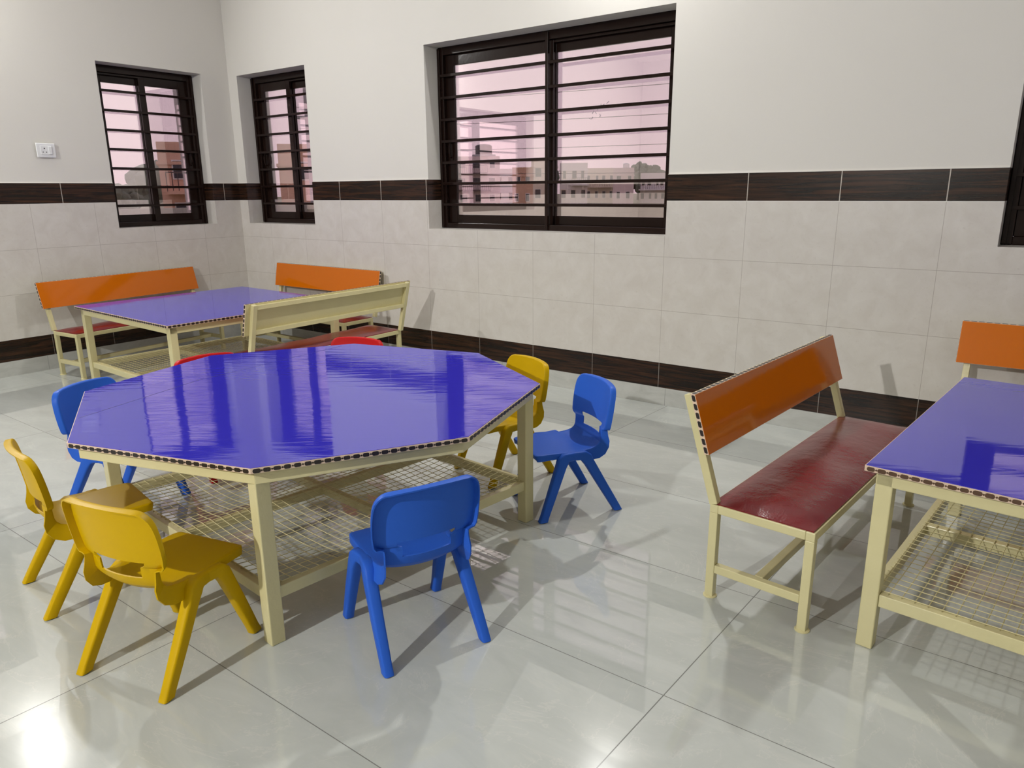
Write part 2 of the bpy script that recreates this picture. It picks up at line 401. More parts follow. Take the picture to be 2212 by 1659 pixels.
# ------------------------------------------------------------------ tables
def bead_strip(g, p0, p1, z, n_out, pitch=0.0285, hh=0.0062):
    """dark printed beads along a board edge from p0 to p1 (2D), outwards n_out"""
    p0, p1, n = Vector(p0), Vector(p1), Vector(n_out); L = (p1-p0).length; t = (p1-p0)/L
    k = max(1, int(round(L/pitch))); q = L/k
    for i in range(k):
        c = (i+0.5)*q + random.uniform(-0.0008, 0.0008); a = q*0.385*random.uniform(0.93, 1.05)
        h = hh*random.uniform(0.92, 1.06)
        prof = [(-a, 0), (-a*0.86, h*0.75), (-a*0.55, h), (a*0.55, h), (a*0.86, h*0.75), (a, 0), (a*0.86, -h*0.75), (a*0.55, -h), (-a*0.55, -h), (-a*0.86, -h*0.75)]
        fr = [Vector((*(p0+t*(c+u)+n*0.0008), z+w)) for u, w in prof]; bk = [Vector((*(p0+t*(c+u)-n*0.0004), z+w)) for u, w in prof]
        m = len(prof); g.add(fr+bk, [tuple(range(m))] + [(j, j+m, (j+1) % m+m, (j+1) % m) for j in range(m)])
        d = 0.0030; u0 = (i+1)*q
        if i < k-1:
            pr = [(-d, 0), (0, d), (d, 0), (0, -d)]
            fr = [Vector((*(p0+t*(u0+u)+n*0.0008), z+w)) for u, w in pr]; bk = [Vector((*(p0+t*(u0+u)-n*0.0004), z+w)) for u, w in pr]
            g.add(fr+bk, [(0,1,2,3)] + [(j, j+4, (j+1) % 4+4, (j+1) % 4) for j in range(4)])

def inset_poly(poly, d):
    n = len(poly); out = []
    for i in range(n):
        a, b, c = Vector(poly[i-1]), Vector(poly[i]), Vector(poly[(i+1) % n])
        e1 = (b-a).normalized(); e2 = (c-b).normalized(); n1 = Vector((-e1.y, e1.x)); n2 = Vector((-e2.y, e2.x))
        k = d/(1+n1.dot(n2)); out.append(tuple(b+(n1+n2)*k))
    return out

def tabletop(root, poly, h, pm, bead):
    """poly counter-clockwise; board 20 mm thick with a thin laminate sheet and printed lipping"""
    T = 0.016
    top = MB().prism(poly, h-T, h-0.0014).build('tabletop', M_EDGE, root)
    MB().prism(inset_poly(poly, 0.0025), h-0.0014, h).build('laminate_sheet', pm, top)
    g = MB(); n = len(poly)
    for i in range(n):
        a, b = Vector(poly[i]), Vector(poly[(i+1) % n]); e = (b-a).normalized(); out = (e.y, -e.x)
        bead_strip(g, a+e*0.002, b-e*0.002, h-0.0092, out, 0.0262, 0.0056)
    g.build('edge_lipping', bead, top)
    return top

def apron(root, poly, z0, z1, w=0.025):
    a = inset_poly(poly, 0.024); b = inset_poly(poly, 0.024+w); n = len(a)
    vs = [(x, y, z) for z in (z0, z1) for x, y in a] + [(x, y, z) for z in (z0, z1) for x, y in b]
    fs = []
    for i in range(n):
        j = (i+1) % n
        fs += [(i, j, n+j, n+i), (2*n+i, 3*n+i, 3*n+j, 2*n+j), (i, 2*n+i, 2*n+j, j), (n+i, n+j, 3*n+j, 3*n+i)]
    MB().add(vs, fs).build('apron_frame', M_CREAM, root, 0.0025)

def shelf(root, corners, z_top, sag, rail_h=0.036, wire=0.0014, step=0.032):
    """four leg centres (counter-clockwise); rails between them, cross beams, wire mesh lying on top"""
    c = [Vector(p) for p in corners]; w = 0.026
    fr = MB()
    for i in range(4):
        a, b = c[i], c[(i+1) % 4]; t = (b-a).normalized()
        fr.bar((*(a+t*0.021), z_top-rail_h/2), (*(b-t*0.021), z_top-rail_h/2), w, rail_h)
    fr.build('shelf_frame', M_CREAM, root, 0.002)
    cb = MB()
    mids = [(c[i]+c[(i+1) % 4])/2 for i in range(4)]
    cb.bar((*(mids[0]), z_top-rail_h/2), (*(mids[2]), z_top-rail_h/2), 0.024, rail_h-0.002)
    cb.bar((*(mids[1]), z_top-rail_h/2), (*(mids[3]), z_top-rail_h/2), 0.024, rail_h-0.004)
    cb.build('cross_beam', M_CREAM, root, 0.002)
    def P(u, v, lift):
        p = (c[0]*(1-u)+c[1]*u)*(1-v) + (c[3]*(1-u)+c[2]*u)*v
        su = abs(math.sin(2*PI*u)); sv = abs(math.sin(2*PI*v))
        z = z_top + lift - sag*(su*sv)**0.8 + 0.004*sag/0.02*math.sin(9*u+5*v)*su*sv
        return (p.x, p.y, z)
    L = (c[1]-c[0]).length; n = int(round(L/step)); g = MB(); K = 40
    for i in range(n+1):
        s = 0.008 + (1-0.016)*i/n
        g.tube([P(s, 0.002+0.996*k/K, wire) for k in range(K+1)], wire, 4, False)
        g.tube([P(0.002+0.996*k/K, s, wire*2.4) for k in range(K+1)], wire, 4, False)
    g.build('wire_mesh', M_CREAM, root, smooth=80)

def leg_post(root, c, ang, z1, w=0.043, name='leg'):
    ca, sa = math.cos(ang)*w/2, math.sin(ang)*w/2
    q = [(c[0]-ca+sa, c[1]-sa-ca), (c[0]+ca+sa, c[1]+sa-ca), (c[0]+ca-sa, c[1]+sa+ca), (c[0]-ca-sa, c[1]-sa+ca)]
    MB().prism(q, 0, z1).build(name, M_CREAM, root, 0.003)

# octagonal table (eight corners of the real, slightly uneven top)
OC = Vector((3.640, -2.180)); OH = 0.54
octv = [(3.534,-2.980),(4.139,-2.797),(4.438,-2.282),(4.269,-1.676),(3.757,-1.402),(3.154,-1.573),(2.828,-2.098),(2.993,-2.693)]
ot = empty('octagonal_table', (OC.x, OC.y, 0)); tag(ot, 'large octagonal table with glossy violet top, cream legs and sagging wire mesh shelf', 'table')
lp = [(x-OC.x, y-OC.y) for x, y in octv]
tp = tabletop(ot, lp, OH, M_PURPLE, M_BEAD)
s0, s1 = Vector((3.318-OC.x, -2.855-OC.y)), Vector((3.147-OC.x, -1.64-OC.y))
sm = Vector((3.186-OC.x, -2.368-OC.y))
MB().bar((*s0, OH+0.00015), (*sm, OH+0.00015), 0.0016, 0.0003).bar((*sm, OH+0.00015), (*s1, OH+0.00015), 0.0016, 0.0003).build('board_joint', M_SEAM, tp)
apron(ot, lp, OH-0.016-0.040, OH-0.016)
legs = []
for i in (1, 3, 5, 7):
    v = Vector(lp[i]); legs.append(v - v.normalized()*0.055)
for v in legs: leg_post(ot, v, math.radians(-6.5), OH-0.0162)
shelf(ot, [tuple(legs[3]), tuple(legs[0]), tuple(legs[1]), tuple(legs[2])], 0.166, 0.020)

def square_table(cx, cy, ang, label, pm, bead, a=0.595, h=0.53, sag=0.008):
    t = empty('square_table', (cx, cy, 0), ang); tag(t, label, 'table', 'square tables')
    q = [(-a, -a), (a, -a), (a, a), (-a, a)]
    tabletop(t, q, h, pm, bead); apron(t, q, h-0.016-0.040, h-0.016)
    k = a-0.024-0.021
    for x, y in ((-k, -k), (k, -k), (k, k), (-k, k)): leg_post(t, (x, y), 0, h-0.0162, 0.042)
    shelf(t, [(-k, -k), (k, -k), (k, k), (-k, k)], 0.165, sag)
    return t
square_table(1.335, -1.176, math.radians(-2), 'square violet-topped table in the far left corner between three benches', M_PURPLE2, M_BEAD)
ra = math.radians(-5.0); rc = Vector((5.397, -1.842)) + Matrix.Rotation(ra, 2) @ Vector((0.592, 0.592))
square_table(rc.x, rc.y, ra, 'square violet-topped table cut by the right edge of the photo, wire shelf below', M_PURPLE2, M_BEADB, a=0.592)

# ------------------------------------------------------------------ benches
def bench(x, y, th, L, label, s=1.0, vb=-0.030, vt=-0.085, D=0.283, hb=0.466, ht=0.643, over=0.03):
    """origin: back corner of the near end; local x runs along the bench, seat towards local -y"""
    b = empty('bench', (x, y, 0), th); tag(b, label, 'bench', 'orange-backed benches with dark red seats')
    hs = 0.310*s; hb *= s; ht *= s; w = 0.026; Y = lambda v: -v
    for u in (w/2, L-w/2):
        for v in (w/2, D-w/2):
            lg = MB().box(u-w/2, Y(v)-w/2, 0.004, u+w/2, Y(v)+w/2, hs-w).build('leg', M_CREAM, b, 0.002)
            MB().tube([(u, Y(v), 0), (u, Y(v), 0.003), (u, Y(v), 0.006)], [0.021, 0.021, 0.015], 18).build('foot_disc', M_CREAM, lg, smooth=30)
    fr = MB().box(0, -w, hs-w, L, 0, hs).box(0, -D, hs-w, L, -D+w, hs).box(0, -D+w, hs-w, w, -w, hs).box(L-w, -D+w, hs-w, L, -w, hs)
    fr.build('seat_frame', M_CREAM, b, 0.002)
    # padded seat, soft hump across
    g = MB(); nu, nv = 46, 14; e = 0.006
    rnd = random.Random(int(x*100)+int(L*1000))
    ph = [rnd.uniform(0, 6) for _ in range(4)]
    def zt(i, j):
        u = i/nu; v = j/nv; ed = min(1, min(i, nu-i)/3.0)*min(1, min(j, nv-j)/2.5)
        ed = math.sin(ed*PI/2)
        return hs+0.004+ed*(0.009+0.007*math.sin(PI*v)+0.0035*math.sin(u*7+ph[0])*math.sin(v*5+ph[1])+0.002*math.sin(u*23+ph[2]+v*4))
    vs = [(e+(L-2*e)*i/nu, -(e+(D-2*e)*j/nv), zt(i, j)) for i in range(nu+1) for j in range(nv+1)]
    fs = [(i*(nv+1)+j, i*(nv+1)+j+1, (i+1)*(nv+1)+j+1, (i+1)*(nv+1)+j) for i in range(nu) for j in range(nv)]
    n0 = len(vs); vs += [(p[0], p[1], hs-0.006) for p in vs]
    per = [(0, j) for j in range(nv)] + [(i, nv) for i in range(nu)] + [(nu, j) for j in range(nv, 0, -1)] + [(i, 0) for i in range(nu, 0, -1)]
    ids = [i*(nv+1)+j for i, j in per]
    fs += [(ids[k], ids[(k+1) % len(ids)], ids[(k+1) % len(ids)]+n0, ids[k]+n0) for k in range(len(ids))]
    g.add(vs, fs).build('seat_cushion', M_REX, b, smooth=50)
    # back: posts, panel with orange face
    sl = (vt-vb)/(ht-hb)                      # lean per metre of height
    def V(z, off=0.0): return vb+sl*(z-hb)+off
    T = 0.018
    for u in (w/2, L-w/2):
        z0, z1 = hs, ht-0.006
        MB().bar((u, Y(V(z0, -T-w/2)), z0), (u, Y(V(z1, -T-w/2)), z1), w, w, up=(0, 1, 0)).build('back_post', M_CREAM, b, 0.002)
    rl = MB()
    for z in (hb+0.016, ht-0.022):
        rl.bar((w, Y(V(z, -T-w/2+0.001)), z), (L-w, Y(V(z, -T-w/2+0.001)), z), w-0.003, 0.025)
    rl.build('back_rail', M_CREAM, b, 0.002)
    def slab(z0, z1, o0, o1, u0, u1):
        g = MB(); vs = [(u, Y(V(z, o)), z) for u in (u0, u1) for z, o in ((z0, o0), (z1, o0), (z1, o1), (z0, o1))]
        return g.add(vs, [(0,1,2,3),(7,6,5,4),(0,4,5,1),(1,5,6,2),(2,6,7,3),(3,7,4,0)])
    bk = slab(hb, ht, -0.0155, 0.0-0.0012, -over, L+over).build('backrest', M_EDGE, b)
    slab(hb+0.0012, ht-0.0012, -0.0012, 0.0, -over+0.0012, L+over-0.0012).build('orange_face', M_ORANGE, bk)
    slab(hb+0.001, ht-0.001, -T, -0.0155, -over+0.001, L+over-0.001).build('painted_reverse', M_CREAM, bk)
    bd = MB()
    # beads on the two ends and on the top edge
    for u, sgn in ((-over, -1), (L+over, 1)):
        n = 7; H = ht-hb
        for i in range(n):
            zc = hb+H*(i+0.5)/n; a = H/n*0.38
            for k in (0,):
                g8 = [(zc-a, 0), (zc-a*0.8, 0.0052), (zc+a*0.8, 0.0052), (zc+a, 0), (zc+a*0.8, -0.0052), (zc-a*0.8, -0.0052)]
                A = [(u+sgn*0.0008, Y(V(z, -0.0083)+q), z) for z, q in g8]; B = [(u-sgn*0.0004, p[1], p[2]) for p in A]
                bd.add(A+B, [tuple(range(6))]+[(j, j+6, (j+1) % 6+6, (j+1) % 6) for j in range(6)])
    nn = int(round((L+2*over)/0.0285))
    for i in range(nn):
        uc = -over+(L+2*over)*(i+0.5)/nn; a = 0.0110
        for zz, sg in ((ht, 1), (hb, -1)):
            g8 = [(uc-a, 0), (uc-a*0.8, 0.0052), (uc+a*0.8, 0.0052), (uc+a, 0), (uc+a*0.8, -0.0052), (uc-a*0.8, -0.0052)]
            A = [(uu, Y(V(zz, -0.0083)+q), zz+sg*0.0008) for uu, q in g8]; B = [(p[0], p[1], zz-sg*0.0004) for p in A]
            bd.add(A+B, [tuple(range(6))]+[(j, j+6, (j+1) % 6+6, (j+1) % 6) for j in range(6)])
    bd.build('edge_lipping', M_BEAD, bk)
    # stretchers
    zc = 0.098
    for u in (w/2, L-w/2):
        MB().box(u-w/2+0.001, -D+w, zc-0.013, u+w/2-0.001, -w, zc+0.013).build('end_rail', M_CREAM, b, 0.002)
    MB().box(w, -D/2-0.013, zc-0.013, L-w, -D/2+0.013, zc+0.013).build('long_stretcher', M_CREAM, b, 0.002)
    return b
bench(4.988, -1.824, math.radians(85), 1.150, 'bench with orange back and dark red seat facing the right-hand table', s=0.992, vb=-0.008, vt=-0.064, D=0.311, over=0.010)
bench(0.224, -1.707, math.radians(95.7), 1.16, 'orange-backed bench along the left wall beside the corner table', s=0.995, vb=-0.015, vt=-0.059)
bench(0.535, -0.115, 0, 1.165, 'orange-backed bench against the back wall, behind the corner table', s=1.018, vb=-0.03, vt=-0.065)
bench(2.205, -0.330, math.radians(-89.3), 1.196, 'bench seen from behind, its cream back frame turned to the octagonal table', s=1.004, vb=-0.015, vt=-0.06)
bench(5.452, -0.115, 0, 1.165, 'orange-backed bench against the back wall, behind the right-hand table', s=1.01, vb=-0.0, vt=-0.04)

# ------------------------------------------------------------------ children's chairs
# profile rows: y, z, half width, forward wrap at the edges, edge lift, flange depth
ROWS = [
 (.1500,.2580,.104,0,0,.024), (.1480,.2592,.111,0,0,.024), (.1420,.2602,.116,0,0,.024), (.1300,.2610,.119,0,0,.024), (.1080,.2615,.121,0,0,.023),
 (.0800,.2615,.122,0,0,.022), (.0450,.2605,.122,0,0,.022), (.0100,.2580,.121,0,.002,.024), (-.0250,.2530,.119,0,.006,.030),
 (-.0550,.2470,.117,.001,.012,.038), (-.0800,.2450,.115,.003,.016,.045), (-.1020,.2480,.113,.006,.017,.049), (-.1200,.2580,.112,.010,.013,.048),
 (-.1330,.2720,.111,.014,.008,.042), (-.1410,.2860,.111,.018,.004,.035), (-.1450,.2990,.111,.021,.001,.029), (-.1470,.3140,.1105,.022,0,.025), (-.1478,.3290,.112,.023,0,.023),
 (-.1480,.3315,.122,.024,0,.022), (-.1488,.3355,.133,.025,0,.022), (-.1500,.3450,.1390,.026,0,.022), (-.1530,.3700,.1425,.026,0,.022), (-.1570,.4000,.1440,.026,-.002,.022),
 (-.1610,.4280,.1440,.026,-.004,.022), (-.1645,.4500,.1425,.026,0,.022), (-.1670,.4650,.1405,.026,0,.022), (-.1688,.4770,.1365,.026,0,.022), (-.1700,.4860,.1300,.025,-.001,.022),
 (-.1707,.4925,.1220,.024,-.002,.022), (-.1711,.4960,.1130,.023,-.003,.022), (-.1713,.4975,.1030,.022,-.004,.022)]
TS = [-1,-.93,-.84,-.74,-.62,-.5,-.34,-.17,0,.17,.34,.5,.62,.74,.84,.93,1]
SLOT = (15, 20)      # rows of the opening under the back panel
SPLIT = 13
def shell():
    nr, nc = len(ROWS), len(TS)
    def P(i, t):
        y, z, w, cv, lf, fl = ROWS[i]
        q = (w*t/0.1425)**2 if i >= 24 else t*t
        return Vector((w*t, y+(0.026 if i >= 24 else cv)*q, z+(-0.006*q if i >= 24 else lf*q)))
    G = [[P(i, t) for t in TS] for i in range(nr)]
    NRM = []
    for i in range(nr):
        row = []
        for j in range(nc):
            a = G[min(i+1, nr-1)][j]-G[max(i-1, 0)][j]; b = G[i][min(j+1, nc-1)]-G[i][max(j-1, 0)]
            a.x *= 0.0 if (j in (0, nc-1) and i < 24) else 1.0
            row.append(a.cross(b).normalized())
        NRM.append(row)
    loop = [(0, j) for j in range(nc)] + [(i, nc-1) for i in range(1, nr)] + [(nr-1, j) for j in range(nc-2, -1, -1)] + [(i, 0) for i in range(nr-2, 0, -1)]
    FL = {}
    L = len(loop)
    for k, (i, j) in enumerate(loop):
        p0 = G[loop[k-1][0]][loop[k-1][1]]; p1 = G[loop[(k+1) % L][0]][loop[(k+1) % L][1]]; p = G[i][j]; n = NRM[i][j]
        tg = ((p-p0).normalized()+(p1-p).normalized()).normalized(); o = n.cross(tg).normalized()
        fl = ROWS[i][5]
        FL[(i, j)] = [(p+o*.0026-n*.0012, (n+o).normalized()), (p+o*.0042-n*.0042, o), (p+o*.0046-n*fl*.55, o), (p+o*.0046-n*fl, o)]
    return G, NRM, loop, FL
GR, GN, LOOP, FLN = shell()
def shell_mesh(name, back, th=0.0040):
    nr, nc = len(ROWS), len(TS); vs = []; vid = {}; fs = []; edges = {}
    def V(key, s):
        k = (key, s)
        if k not in vid:
            if len(key) == 2: p, n = GR[key[0]][key[1]], GN[key[0]][key[1]]
            else: p, n = FLN[(key[0], key[1])][key[2]]
            vid[k] = len(vs); vs.append(tuple(p-n*(th if s else 0)))
        return vid[k]
    def face_(q):
        fs.append([V(a, 0) for a in q]); fs.append([V(a, 1) for a in q][::-1])
        for k in range(4):
            e = (q[k], q[(k+1) % 4]); edges.setdefault(tuple(sorted(e)), []).append(e)
    s0, s1 = TS.index(-.62), TS.index(.62)
    for i in range(nr-1):
        if (i >= SPLIT) != back: continue
        for j in range(nc-1):
            if SLOT[0] <= i < SLOT[1] and s0 <= j < s1: continue
            face_([(i, j), (i, j+1), (i+1, j+1), (i+1, j)])
    L = len(LOOP)
    for k in range(L):
        a, b = LOOP[k], LOOP[(k+1) % L]
        lo = min(a[0], b[0]) if a[0] != b[0] else (a[0]-1 if a[0] else 0)
        if (lo >= SPLIT) != back: continue
        A = [a]+[(*a, m) for m in range(4)]; B = [b]+[(*b, m) for m in range(4)]
        for m in range(4): face_([A[m+1], B[m+1], B[m], A[m]])
    for key, l in edges.items():
        if len(l) == 1:
            a, b = l[0]
            if a[0] == b[0] == SPLIT: continue
            fs.append([V(b, 0), V(a, 0), V(a, 1), V(b, 1)])
    me = bpy.data.meshes.new(name); me.from_pydata(vs, [], fs)
    me.polygons.foreach_set('use_smooth', [True]*len(me.polygons)); me.update(); me.set_sharp_from_angle(angle=math.radians(52))
    return me
def sweep(path, sizes, expo=4.2, n=20):
    """super-ellipse section swept along a path; section axes: local x and the in-plane normal"""
    g = MB(); P = [Vector(p) for p in path]; k = len(P); vs = []
    for i in range(k):
        t = (P[min(i+1, k-1)]-P[max(i-1, 0)]).normalized()
        ax = Vector((1, 0, 0)); ax = (ax - t*ax.dot(t)).normalized(); bx = t.cross(ax)
        if i == k-1: bx = Vector((0, 1, 0)) * (1 if bx.y > 0 else -1); ax = Vector((1, 0, 0))
        w, h = sizes[i]
        for j in range(n):
            an = 2*PI*j/n; c, s_ = math.cos(an), math.sin(an)
            c = math.copysign(abs(c)**(2/expo), c); s_ = math.copysign(abs(s_)**(2/expo), s_)
            vs.append(P[i]+ax*c*w/2+bx*s_*h/2)
    fs = [(i*n+j, (i+1)*n+j, (i+1)*n+(j+1) % n, i*n+(j+1) % n) for i in range(k-1) for j in range(n)]
    fs += [tuple(range(n)), tuple(range((k-1)*n, k*n))[::-1]]
    return g.add(vs, fs)
def leg_path(sx, front):
    if front: pts = [(.126, -.004, .2435), (.129, .026, .2435), (.131, .038, .2415), (.133, .048, .2320), (.1345, .056, .2130), (.139, .091, .118), (.1425, .126, .022), (.143, .133, .003)]
    else: pts = [(.126, .004, .2435), (.129, -.026, .2435), (.131, -.039, .2415), (.133, -.051, .2320), (.1345, -.062, .2130), (.140, -.117, .118), (.1445, -.175, .020), (.145, -.184, .003)]
    sz = [(.030, .032), (.032, .034), (.034, .041), (.035, .045), (.035, .039), (.032, .035), (.028, .031), (.028, .036)]
    return [(p[0]*sx, p[1], p[2]) for p in pts], sz
ME = {}
def chair_meshes():
    ME['seat'] = shell_mesh('seat', False); ME['backrest'] = shell_mesh('backrest', True)
    for sx in (-1, 1):
        for fr in (True, False):
            p, s = leg_path(sx, fr); g = sweep(p, s)
            ME[('leg', sx, fr)] = g
chair_meshes()
def make_chair(matl, label, tagname):
    t = empty('child_chair'); tag(t, label, 'chair', 'small plastic chairs around the octagonal table')
    for nm in ('seat', 'backrest'):
        me = ME[nm].copy(); me.materials.append(matl); o = bpy.data.objects.new(nm, me); COL.objects.link(o); o.parent = t
    for sx in (-1, 1):
        for fr in (True, False):
            src = ME[('leg', sx, fr)]; g = MB(); g.v = list(src.v); g.f = list(src.f)
            lg = g.build('leg', matl, t, smooth=60)
            fx, fy = (.143*sx, .133) if fr else (.145*sx, -.184)
            MB().tube([(fx, fy, 0.0), (fx, fy, 0.0034)], 0.0125, 14).build('foot_pad', M_CAP, lg)
    # rib under the seat joining the two leg frames
    g = MB(); g.box(-.124, -.012, .236, .124, .012, .2515); g.build('under_seat_rib', matl, t, 0.004)
    return t
def face(t, x, y, deg):   # local +y is the way the chair faces
    t.location = (x, y, 0); t.rotation_euler = (0, 0, math.radians(deg-90))
blue0 = make_chair(M_BLUE, 'blue child chair nearest the camera, its back turned to us', 'b'); face(blue0, 4.355, -2.469, 157.6)
c = copy_tree(blue0); face(c, 4.243, -1.502, -122.1); c['label'] = 'blue child chair right of the octagonal table, standing free beside its corner leg'
c = copy_tree(blue0); face(c, 2.845, -2.515, 20); c['label'] = 'blue child chair at the left end of the octagonal table, half hidden by it'
yel0 = make_chair(M_YEL, 'yellow child chair in the left foreground, back towards us', 'y'); face(yel0, 3.909, -2.923, 104)
c = copy_tree(yel0); face(c, 3.352, -2.872, 80.0); c['label'] = 'yellow child chair at far left, seen side-on behind the foreground yellow one'
c = copy_tree(yel0); face(c, 3.840, -1.369, -109.1); c['label'] = 'yellow child chair behind the right corner of the octagonal table, towards the back wall'
red0 = make_chair(M_RED, 'red child chair behind the table, only the top of its back showing by the bench', 'r'); face(red0, 2.955, -1.490, -72)
c = copy_tree(red0); face(c, 2.795, -2.035, -9); c['label'] = 'red child chair left of the other red one, only a thin sliver showing'

# ------------------------------------------------------------------ outside
GZ = -0.80
def grass():
    m, nt, b = mat('field_grass'); geo = nt.nodes.new('ShaderNodeNewGeometry'); pos = geo.outputs['Position']
    n1 = noise(nt, pos, 0.25, 5, 0.6); n2 = noise(nt, pos, 6, 4)
    c = mixc(nt, ramp(nt, n1, 0.35, 0.65), (0.24, 0.25, 0.13), (0.40, 0.37, 0.26)); c = mixc(nt, math_n(nt, 'MULTIPLY', n2, 0.4), c, (0.22, 0.24, 0.13))
    nt.links.new(c, b.inputs['Base Color']); b.inputs['Roughness'].default_value = 0.9; return m
MB().box(-260, -60, GZ-0.3, 60, 300, GZ).build('ground', grass())['kind'] = 'structure'
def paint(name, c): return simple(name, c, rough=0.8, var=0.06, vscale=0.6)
P_WHITE = paint('white_house_paint', (0.80, 0.77, 0.74)); P_CREAM = paint('cream_house_paint', (0.78, 0.70, 0.56)); P_PINK = paint('pink_house_paint', (0.72, 0.60, 0.57))  # house colours, kept pale partly to stand in for distance haze
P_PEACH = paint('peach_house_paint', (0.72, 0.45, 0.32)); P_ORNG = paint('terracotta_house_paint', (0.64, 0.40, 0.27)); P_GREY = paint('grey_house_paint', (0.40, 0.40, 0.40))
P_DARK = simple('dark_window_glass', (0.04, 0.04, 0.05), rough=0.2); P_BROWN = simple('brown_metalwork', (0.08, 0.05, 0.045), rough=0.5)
P_LEAF = simple('hazy_leaves', (0.15, 0.18, 0.13), rough=0.9, var=0.5, vscale=3); P_BARK = simple('bark', (0.12, 0.09, 0.07), rough=0.9)  # leaf colour lightened to stand in for distance haze

def building(x, y, w, d, h, pm, label, floors=2, cols=3, balcony=None, parapet=True, yaw=None, stair=None, band=None, back=False):
    """front face towards the school; local x along the front"""
    ang = math.atan2(y-CAMP.y, x-CAMP.x)-PI/2 if yaw is None else yaw
    b = empty('house', (x, y, GZ), ang); tag(b, label, 'building', 'houses beyond the windows')
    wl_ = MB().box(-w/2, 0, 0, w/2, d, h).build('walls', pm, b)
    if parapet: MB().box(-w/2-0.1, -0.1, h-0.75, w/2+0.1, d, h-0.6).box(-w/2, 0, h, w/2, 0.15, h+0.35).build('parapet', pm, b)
    fh = h/floors; rnd = random.Random(int(x*7+y*3))
    for f in range(floors):
        for c_ in range(cols):
            ux = -w/2+w*(c_+0.5)/cols + rnd.uniform(-.15, .15); ww = min(1.2, w/cols*0.42)*rnd.uniform(.7, 1.15); z0 = f*fh+fh*0.32; z1 = f*fh+fh*0.72
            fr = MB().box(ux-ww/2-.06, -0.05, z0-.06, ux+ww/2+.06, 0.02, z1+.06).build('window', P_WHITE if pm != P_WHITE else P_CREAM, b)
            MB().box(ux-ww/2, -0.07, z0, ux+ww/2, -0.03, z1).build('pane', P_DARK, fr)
    if balcony:
        for (f, u0, u1) in balcony:
            z = f*fh
            sl = MB().box(u0, -1.2, z-0.12, u1, 0, z+0.05).build('balcony', P_BROWN if pm == P_PINK else pm, b)
            g = MB().box(u0, -1.2, z+0.9, u1, -1.14, z+0.96); n = max(3, int((u1-u0)/0.25))
            for i in range(n+1): uu = u0+(u1-u0)*i/n; g.box(uu-.02, -1.19, z, uu+.02, -1.15, z+0.92)
            g.build('railing', P_BROWN, sl)
    return b
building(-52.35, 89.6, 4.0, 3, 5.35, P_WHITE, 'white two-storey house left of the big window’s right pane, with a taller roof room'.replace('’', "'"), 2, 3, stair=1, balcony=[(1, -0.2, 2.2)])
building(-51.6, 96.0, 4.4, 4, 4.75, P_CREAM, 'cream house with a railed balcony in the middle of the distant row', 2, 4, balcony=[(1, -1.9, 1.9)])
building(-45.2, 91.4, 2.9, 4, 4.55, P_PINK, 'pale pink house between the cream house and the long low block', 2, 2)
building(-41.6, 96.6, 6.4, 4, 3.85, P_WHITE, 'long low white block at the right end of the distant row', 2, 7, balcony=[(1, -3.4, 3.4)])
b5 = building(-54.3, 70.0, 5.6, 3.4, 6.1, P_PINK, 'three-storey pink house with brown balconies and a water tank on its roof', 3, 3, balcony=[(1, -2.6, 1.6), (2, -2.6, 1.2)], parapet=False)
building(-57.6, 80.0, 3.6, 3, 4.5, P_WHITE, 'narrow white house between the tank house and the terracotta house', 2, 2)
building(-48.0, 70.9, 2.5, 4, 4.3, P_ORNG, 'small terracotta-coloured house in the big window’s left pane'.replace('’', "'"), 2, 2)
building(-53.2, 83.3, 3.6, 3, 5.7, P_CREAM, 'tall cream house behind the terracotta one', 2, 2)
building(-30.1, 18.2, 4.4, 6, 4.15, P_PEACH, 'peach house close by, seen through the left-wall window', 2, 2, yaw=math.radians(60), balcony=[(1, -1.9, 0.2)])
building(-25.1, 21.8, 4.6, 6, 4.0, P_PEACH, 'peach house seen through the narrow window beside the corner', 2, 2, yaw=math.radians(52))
building(-29.0, 10.2, 2.0, 4, 1.5, P_GREY, 'low grey shed under the trees, seen through the left-wall window', 1, 1)
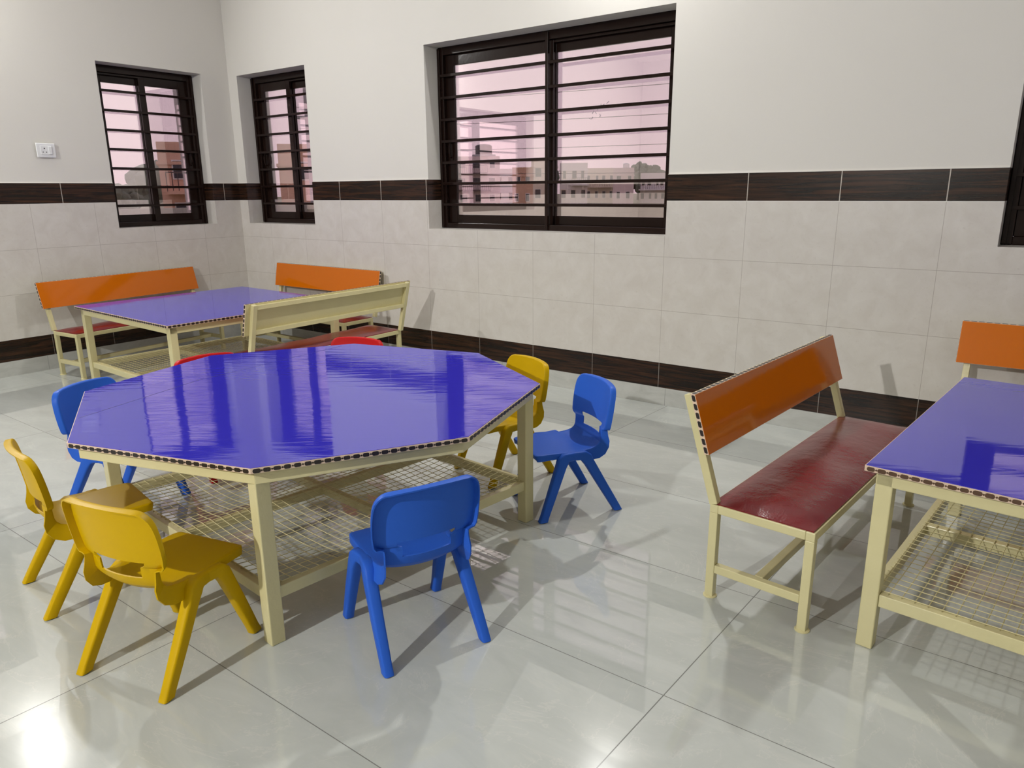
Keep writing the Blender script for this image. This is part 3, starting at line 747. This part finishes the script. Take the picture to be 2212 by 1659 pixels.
# roof room, tanks
def tank(x, y, z, r, h, m, label):
    t = empty('water_tank', (x, y, z)); tag(t, label, 'water tank')
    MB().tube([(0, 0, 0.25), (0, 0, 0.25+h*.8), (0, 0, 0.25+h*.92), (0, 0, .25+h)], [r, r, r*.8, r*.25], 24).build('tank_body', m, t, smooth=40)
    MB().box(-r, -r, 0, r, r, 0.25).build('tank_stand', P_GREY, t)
tank(-54.2, 71.2, 5.302, 1.05, 1.25, simple('black_tank_plastic', (0.05, 0.05, 0.055), 0.5), 'black round water tank on the roof of the tall pink house')
tank(-45.9, 93.4, 3.752, 0.45, 0.8, P_WHITE, 'small white water tank on the pale pink house roof')
tank(-41.2, 98.4, 3.052, 0.45, 1.2, P_WHITE, 'small white water tank on the long low block at the right')
def blob_tree(x, y, h, r, label, seed):
    rnd = random.Random(seed); t = empty('tree', (x, y, GZ)); tag(t, label, 'tree', 'trees in the hazy distance')
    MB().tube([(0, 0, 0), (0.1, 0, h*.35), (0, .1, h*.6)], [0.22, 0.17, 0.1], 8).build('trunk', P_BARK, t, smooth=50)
    g = bmesh.new()
    for k in range(34):
        a = rnd.uniform(0, 2*PI); q = r*math.sqrt(rnd.random()); zz = h*rnd.uniform(.35, .92)*(1-0.25*q/r)
        mt = Matrix.Translation((q*math.cos(a), q*math.sin(a), zz)) @ Matrix.Scale(rnd.uniform(.22, .42)*r, 4)
        bmesh.ops.create_icosphere(g, subdivisions=2, radius=1.0, matrix=mt)
    for v in g.verts:
        n = v.normal if v.normal.length else Vector((0, 0, 1)); v.co += n*rnd.uniform(-.09, .13)*r*.5
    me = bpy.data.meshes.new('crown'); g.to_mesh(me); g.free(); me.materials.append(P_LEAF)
    o = bpy.data.objects.new('crown', me); COL.objects.link(o); o.parent = t
TL = ['tree standing alone behind the white house', 'round tree at the left of the distant tree line', 'broad low tree in the distant tree line, behind the cream house',
      'tree in the distant tree line, behind the pink house', 'taller tree in the distant tree line, left of the gap', 'tall tree above the long low block', 'tallest tree at the right end of the tree line']
for k, (x, y, h, r) in enumerate(((-79.0, 121, 6.9, 3.0), (-69.5, 118.0, 5.4, 2.2), (-67.5, 123.5, 6.2, 2.6), (-62.0, 121.0, 5.8, 2.0), (-60.8, 126.5, 7.6, 2.0), (-56.4, 123.0, 6.6, 2.4), (-51.0, 126.5, 8.0, 2.9))):
    blob_tree(x, y, h, r, TL[k], k)
TL2 = ['dark leafy tree seen through the left-wall window, nearest its left edge', 'tall dark tree in the middle of the left-wall window', 'bushy tree behind the grey shed, left-wall window', 'wide hedge-like tree beside the peach house']
for k, (x, y, h, r) in enumerate(((-70.0, 28.6, 3.8, 2.1), (-63.0, 33.0, 4.8, 2.0), (-50.0, 22.8, 2.9, 1.7), (-74.0, 43.0, 3.8, 2.2))):
    blob_tree(x, y, h, r, TL2[k], 20+k)
# compound wall, corner fin of the building, poles and wires
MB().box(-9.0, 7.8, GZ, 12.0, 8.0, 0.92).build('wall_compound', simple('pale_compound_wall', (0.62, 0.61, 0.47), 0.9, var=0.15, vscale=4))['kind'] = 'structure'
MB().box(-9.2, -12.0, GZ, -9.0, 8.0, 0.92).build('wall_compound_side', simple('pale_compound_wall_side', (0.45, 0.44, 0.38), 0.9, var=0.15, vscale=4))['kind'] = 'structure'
tag(MB().box(-0.62, -0.14, GZ, -0.45, 0.66, 3.3).build('pillar', M_RENDER, None, 0.01), 'pale rendered pillar just outside the room corner, seen through the narrow window', 'pillar')
for (x, y) in ((-16.5, 14.0), (9.5, 14.0)):
    t = empty('utility_pole', (x, y, GZ)); tag(t, 'grey utility pole %s carrying the overhead cables' % ('to the left' if x < 0 else 'to the right'), 'pole')
    MB().tube([(0, 0, 0), (0, 0, 5.6)], [0.13, 0.09], 12).build('pole_shaft', P_GREY, t, smooth=50)
    MB().box(-.05, -.5, 4.5, .05, .5, 4.6).build('cross_arm', P_GREY, t)
for k, (za, zb) in enumerate(((3.95, 3.50), (3.25, 2.85), (2.48, 2.22), (1.82, 1.52))):
    pts = []
    for i in range(25):
        u = i/24; x = -16.5+26*u; pts.append((x, 13.55+0.08*k, za*(1-u)+zb*u + 0.18*(2*u-1)**2-0.05))
    tag(MB().tube(pts, 0.007, 5).build('overhead_cable', P_BROWN, None, smooth=60),
        ['highest overhead cable crossing outside the big window', 'second overhead cable from the top, outside the big window', 'third overhead cable down, outside the big window', 'lowest overhead cable, just above the distant roofs'][k], 'cable', 'overhead cables outside')
